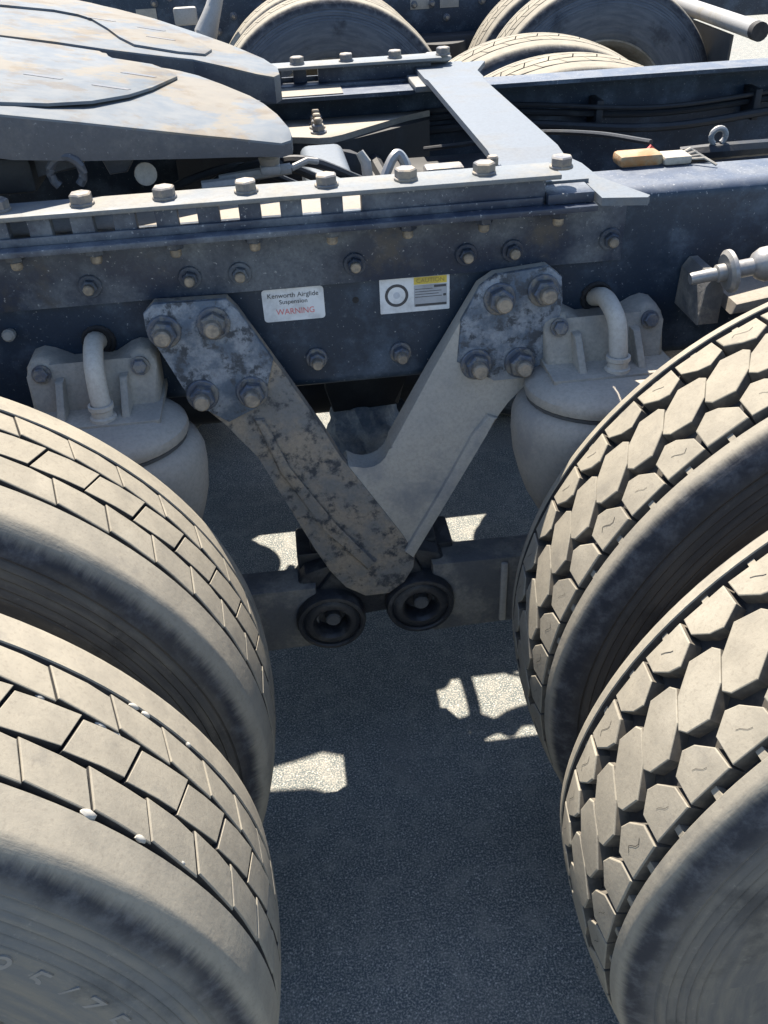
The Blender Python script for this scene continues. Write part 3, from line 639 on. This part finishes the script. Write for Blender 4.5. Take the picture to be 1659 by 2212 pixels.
# ------------------------------------------------------------------ tyres
RT = .5037
def crown(w): return RT-.0105*(abs(w)/.104)**2.2
SIDE = [(.1085, .4895), (.1135, .4845), (.1185, .477), (.1225, .469), (.1262, .4605), (.1252, .4590), (.1250, .4570), (.1278, .4545), (.1300, .4495), (.1288, .4478), (.1300, .4462), (.1325, .4400), (.1313, .4382), (.1330, .4366), (.1352, .4305), (.1342, .4288), (.1358, .4272), (.1378, .4210), (.1368, .4192), (.1382, .4176), (.1400, .405), (.1408, .385), (.1395, .362), (.1360, .342), (.1310, .325), (.1310, .3225), (.1250, .310), (.1180, .298), (.1120, .289), (.1020, .285)]
def carcass_prof(we, depth):
    half = [(0, crown(0)-depth), (we*.5, crown(we*.5)-depth), (we-.004, crown(we)-depth), (we, crown(we)-.0015), (we+.0012, crown(we+.0012))]
    k = we+.0012
    for w in (.095, .100, .104):
        if w > k+.003: half.append((w, crown(w)))
    half += SIDE
    return [(-w, r) for w, r in half[::-1]]+half[1:]
def lug(poly, depth, chamf=.0016, rows=None, flare=.0012, wall=2):
    """prism on the tread surface; poly of (degrees, w), origin at the tyre centre, angle 0 at +X"""
    bm = bmesh.new(); K = RT*PI/180
    pts = [Vector((a*K, w)) for a, w in poly]
    if sum(pts[i-1].x*pts[i].y-pts[i].x*pts[i-1].y for i in range(len(pts))) < 0: pts = pts[::-1]
    n = len(pts)
    def off(d):
        out = []
        for i in range(n):
            p, c, q = pts[i-1], pts[i], pts[(i+1) % n]
            e1, e2 = (c-p).normalized(), (q-c).normalized(); n1, n2 = Vector((e1.y, -e1.x)), Vector((e2.y, -e2.x))
            m = (n1+n2); m = m/max(.35, m.length_squared/2*1.0)*1.0 if m.length > 1e-6 else n1
            out.append(c+m*d*.5*2/ max(1e-6, 1.0) if False else c+(n1+n2)/(1+n1.dot(n2))*d)
        return out
    def P(v, dep):
        a = v.x/K*PI/180; r = crown(v.y)-dep; return (r*math.cos(a), v.y, r*math.sin(a))
    rings = [[bm.verts.new(P(v, d)) for v in off(o)] for o, d in ((-chamf, 0), (-chamf*.25, chamf*.4), (0, chamf*1.1), (flare, depth+.004))]
    # top: inner ring half way to the centre so the crown is followed, then a fan
    c = sum(pts, Vector((0, 0)))/n; mid = [bm.verts.new(P(c+(q-c)*.5, 0)) for q in off(-chamf)]; cv = bm.verts.new(P(c, 0))
    for i in range(n):
        bm.faces.new((cv, mid[i], mid[(i+1) % n])); bm.faces.new((mid[i], rings[0][i], rings[0][(i+1) % n], mid[(i+1) % n]))
    for j, (a, b) in enumerate(zip(rings, rings[1:])):
        for i in range(n):
            f = bm.faces.new((a[i], b[i], b[(i+1) % n], a[(i+1) % n])); f.material_index = wall if j == 2 else 0
    return bm, P
def add_sipe(bm, P, pts, wd=.0006):
    K = RT*PI/180
    L = [Vector((a*K, w)) for a, w in pts]; prev = None
    for i, p in enumerate(L):
        d = (L[min(i+1, len(L)-1)]-L[max(i-1, 0)]).normalized(); nn = Vector((-d.y, d.x))*wd
        pr = (bm.verts.new(P(p+nn, -.0004)), bm.verts.new(P(p-nn, -.0004)))
        if prev: f = bm.faces.new((prev[0], prev[1], pr[1], pr[0])); f.material_index = 1
        prev = pr
PA = [(3.15, -.0785), (3.2, -.049), (.8, -.0345), (-.9, -.040), (-2.85, -.056), (-3.0, -.0785)]
PC = [(4.45, -.018), (2.6, .011), (-.6, .0325), (-3.75, .0265), (-4.45, .018), (-2.6, -.011), (.6, -.0325), (3.75, -.0265)]
LUGS = {}
def lug_meshes():
    def jit(poly): return [(x+random.uniform(-.10, .10), w+random.uniform(-.0007, .0007)) for x, w in poly]
    SA = [(1.6, -.060), (1.0, -.056), (.5, -.0575), (-.2, -.0625), (-.7, -.064), (-1.3, -.0605)]
    for key, poly, sg in (('A', PA, 1), ('D', [(-x, -w) for x, w in PA], -1), ('C', PC, 0)):
        LUGS[key] = []
        for v in range(4):
            bm, P = lug(jit(poly), .016, random.uniform(.0009, .0016))
            if sg and v != 3:
                q = SA[random.choice((0, 1, 1)):random.choice((6, 5, 4))]
                add_sipe(bm, P, [(sg*x+random.uniform(-.1, .1), sg*w+random.uniform(-.0008, .0008)) for x, w in q], random.uniform(.0002, .00045))
            LUGS[key].append(tomesh('tread_block', bm, [M['tread'], M['groove'], M['wall']], deg=14))
    # rib tyre blocks: slanted parallelograms between zigzag grooves
    def rib(w0, w1, sl, zig, g, p=3.6):
        m = (w0+w1)/2
        return [(p-g-sl/2, w0+zig), (0, w0-zig*.2), (-p+g-sl/2, w0-zig), (-p+g+sl/2, w1-zig), (0, w1+zig*.2), (p-g+sl/2, w1+zig)]
    def jit2(poly): return [(x, w+random.uniform(-.0006, .0006)) for x, w in poly]
    for k, args in (('r1', (.0262, .0612, 1.5, .0019, .05)), ('r2', (-.0200, .0200, -1.45, -.0019, .11)), ('r3', (-.0612, -.0262, 1.5, .0019, .05))):
        LUGS[k] = []
        for v in range(4):
            bm, P = lug(jit2(rib(*args)), .012, .0006 if k == 'r2' else .0012, flare=.0001, wall=1)
            LUGS[k].append(tomesh('tread_block', bm, [M['tread'], M['groove'], M['wall']], deg=14))
lug_meshes()
def ties_bm(offs, pitch):
    bm = bmesh.new()
    for a0, w0, w1, n in offs:
        for k in range(n):
            a = math.radians(a0+k*pitch); h = math.radians(.45)
            q = []
            for d in (0, .013):
                for da, w in ((-h, w0), (h, w0), (h, w1), (-h, w1)):
                    r = crown(w)-.0058-d; q.append(bm.verts.new((r*math.cos(a+da), w, r*math.sin(a+da))))
            for f in ((0, 1, 2, 3), (0, 1, 5, 4), (1, 2, 6, 5), (2, 3, 7, 6), (3, 0, 4, 7)): bm.faces.new([q[i] for i in f])
    return bm
_cache = {}
def wheel(parent, loc, kind, mat, phase=None, vis=None, rim=None, label=None, detail=True):
    """tyre part with its tread blocks as sub-parts"""
    lugk = kind == 'lug'
    key = ('car', kind, mat.name)
    if key not in _cache:
        bm = bmesh.new(); lathe(bm, carcass_prof(.0905 if lugk else .0670, .016 if lugk else .012), 144)
        for f in bm.faces:
            c = f.calc_center_median()
            if abs(c.y) < (.0910 if lugk else .0672): f.material_index = 1
        _cache[key] = tomesh('tyre', bm, [mat, M['groove']])
    t = link('tyre', _cache[key], parent, loc)
    if label: t['label'] = label
    rows, pitch = ((('A', 0), ('C', 2.2), ('D', -3.0)), 360/54) if lugk else ((('r1', 2.9), ('r2', 0.0), ('r3', -2.8)), 7.2)
    n = 54 if lugk else 50
    join = bmesh.new()
    ph = phase if phase else {r: d for r, d in rows}
    for r, _ in rows:
        for k in range(n):
            a = (ph[r]+k*pitch) % 360
            if vis and vis[0] <= a <= vis[1]:
                o = link('tread_block', random.choice(LUGS[r]), t); o.rotation_euler = (0, -math.radians(a+random.uniform(-.06, .06)), 0); o.location = (0, random.uniform(-.0004, .0004), 0)
                g = 1+random.uniform(-.0012, .0008); o.scale = (g, 1, g)
            else:
                b2 = len(join.verts); join.from_mesh(LUGS[r][0]); join.verts.ensure_lookup_table()
                bmesh.ops.transform(join, matrix=Matrix.Rotation(-math.radians(a), 4, 'Y'), verts=join.verts[b2:])
    o = obj('tread_pattern', join, [M['tread'], M['groove'], M['wall']], t); o['kind'] = 'stuff'
    if lugk:
        o = obj('tie_bar', ties_bm([(ph['A']+.2, -.0905, -.078, n), (ph['D']-.2, .078, .0905, n)], pitch), M['tread'], t); o['kind'] = 'stuff'
    if rim is not None:
        if ('rim', rim) not in _cache:
            bm = bmesh.new(); sg = rim
            pr = [(-.100, .2905), (-.112, .2925), (-.117, .290), (-.116, .284), (-.102, .272), (-.08, .262), (-.03, .255), (.03, .25), (.07, .235), (.09, .20), (.085, .17), (.045, .155), (.045, .14), (.02, .135), (-.03, .125), (-.07, .11), (-.085, .09), (-.09, 0)]
            lathe(bm, [(w*sg, r) for w, r in pr], 48)
            for i in range(10):
                a = 2*PI*i/10; hexring(bm, orient((.1430*math.cos(a)*1.03, .045*sg, .1430*math.sin(a)*1.03), (0, -sg, 0)), .016, 0, .03)
            _cache[('rim', rim)] = tomesh('wheel_rim', bm, [M['rim']])
        link('wheel_rim', _cache[('rim', rim)], t)
    return t
XL, XR, ZC, YI, YO = -.6851, .6791, .4848, -.342, -.6878
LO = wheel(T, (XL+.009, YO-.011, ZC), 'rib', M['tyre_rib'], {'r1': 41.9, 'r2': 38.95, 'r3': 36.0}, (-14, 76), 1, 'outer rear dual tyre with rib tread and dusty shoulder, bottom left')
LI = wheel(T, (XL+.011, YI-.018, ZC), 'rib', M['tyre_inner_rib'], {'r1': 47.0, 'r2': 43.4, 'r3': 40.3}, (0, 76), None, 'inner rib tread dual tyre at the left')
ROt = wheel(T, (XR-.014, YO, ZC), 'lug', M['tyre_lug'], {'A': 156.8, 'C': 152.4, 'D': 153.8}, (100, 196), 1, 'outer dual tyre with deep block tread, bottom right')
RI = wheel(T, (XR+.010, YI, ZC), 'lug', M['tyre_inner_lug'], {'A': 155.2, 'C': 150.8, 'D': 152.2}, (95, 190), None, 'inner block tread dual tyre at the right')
for x in (XL, XR):
    for y in (YW-YI, YW-YO): wheel(T, (x, y, ZC), 'rib', M['tyre_far'])
# white stones caught in the grooves of the outer left tyre
def stone(a, w, r, sx=1.0):
    bm = bmesh.new(); bmesh.ops.create_icosphere(bm, subdivisions=2, radius=r)
    for v in bm.verts: v.co = Vector((v.co.x*.8, v.co.y*random.uniform(.75, 1.0), v.co.z*sx*random.uniform(.85, 1.1)))
    a = math.radians(a); R0 = RT-.005
    o = obj('stone', bm, M['stone'], LO); o.location = (R0*math.cos(a), w+.011, R0*math.sin(a)); o.rotation_euler = (0, -a, 0)
for a, w, r, sx in ((39.2, -.0755, .0065, 1.8), (33.0, -.0735, .0055, 1.7), (27.0, -.071, .0045, 1.4), (46.3, .0135, .0045, 1.5), (39.5, .0135, .0050, 2.0), (37.6, .0125, .0045, 1.8), (35.9, .0545, .005, 1.8), (34.2, .054, .0045, 1.8), (27.3, .056, .004, 1.3), (20.5, -.069, .004, 1.3)):
    stone(a, w, r*.66, sx)
# raised characters on the outer left sidewall
for ch, a in (('2', 43.5), ('9', 38.4), ('5', 33.2), ('/', 29.0), ('7', 24.8), ('5', 19.6), ('R', 14.4)):
    aa = math.radians(a); r = .397
    o = text('raised_letter', ch, .040, (r*math.cos(aa), -.1392, r*math.sin(aa)), flat('moulded_letter_rubber', (.17, .165, .155), .9), LO, ext=.0012, rot=(PI/2, -(aa-PI/2), 0)); 

# ------------------------------------------------------------------ second truck behind
T2 = empty('truck', 'second dark blue truck chassis parked behind the near one, black wheels and white mudflap bar', 'truck', (0, 3.45, 0))
def rail2(par, y0, x0, x1):
    bm = bmesh.new(); box(bm, x0, x1, y0, y0+.09, ZB-.03, ZT-.01, .008); return obj('frame_rail', bm, M['frame'], par)
r2 = rail2(T2, 0.03, -4.5, 6); rail2(T2, .80, -4.5, 6)
for x in (.155, 1.275):
    wheel(T2, (x, -.66, .497), 'rib', M['tyre_far'], rim=1); wheel(T2, (x, -.32, .497), 'rib', M['tyre_far'])
for x in (-.62, .64, .78):
    bm = bmesh.new(); box(bm, x-.045, x+.045, .0265, .0285, .84, .91, .0008); obj('data_label', bm, M['bracket'], T2)
for i in range(26):
    x = -.75+i*.085+random.uniform(-.02, .02); bolt(NUT_MID, r2, (x, .0298, random.choice((.80, .86, .93, .95))), (0, -1, 0))
bm = bmesh.new(); tube(bm, [(-.36, -.30, .78), (-.345, -.30, .84), (-.30, -.28, .93), (-.25, -.26, 1.05), (-.24, -.26, 1.20)], [.05, .05, .035, .03, .02], 12); obj('strut', bm, M['white'], T2)
bm = bmesh.new(); box(bm, -.48, -.38, -.20, -.16, .86, .93, .01); obj('small_bracket', bm, M['white'], T2)
bm = bmesh.new(); box(bm, .45, .95, -.08, .03, .62, .74, .02); lathe(bm, [(.5, 0), (.5, .1), (.6, .13), (.72, .12), (.72, 0)], 20, Matrix.Translation((.715, -.08, 0)) @ Matrix.Rotation(PI/2, 4, 'X')); obj('air_spring', bm, M['dark'], T2)
bm = bmesh.new(); tube(bm, [(1.745, .05, .850), (1.745, -1.10, .835)], .033, 16); hb = obj('mudflap_bar', bm, M['white'], T2)
bm = bmesh.new(); tube(bm, [(1.745, -1.1005, .835), (1.745, -1.135, .8345)], .034, 16); obj('end_cap', bm, M['black'], hb)
bm = bmesh.new()
prism(bm, [(-.95, .80), (-.28, .81), (-.30, .20), (-.93, .20)], lambda y, z: (1.74+.02*math.sin(y*9), y, z), lambda y, z: (1.75+.02*math.sin(y*9), y, z)); obj('mudflap', bm, M['flap'], hb)
bm = bmesh.new(); box(bm, -4.5, -.45, -.03, 1.0, 1.02, 1.06, .01); obj('deck_plate', bm, M['white'], T2)

# ------------------------------------------------------------------ third truck far behind at the right
T3 = empty('truck', 'third dark truck chassis far behind at the top right edge on sunlit ground', 'truck', (4.0, 11.5, 0))
rail2(T3, 0.0, -1.5, 9); rail2(T3, .8, -1.5, 9)
for x in (.0, 1.2): wheel(T3, (x, -.66, .497), 'rib', M['tyre_far'], rim=1); wheel(T3, (x, -.32, .497), 'rib', M['tyre_far'])
bm = bmesh.new(); box(bm, 2.4, 4.6, -.3, .0, .45, .95, .05); obj('fuel_tank', bm, M['dark'], T3)
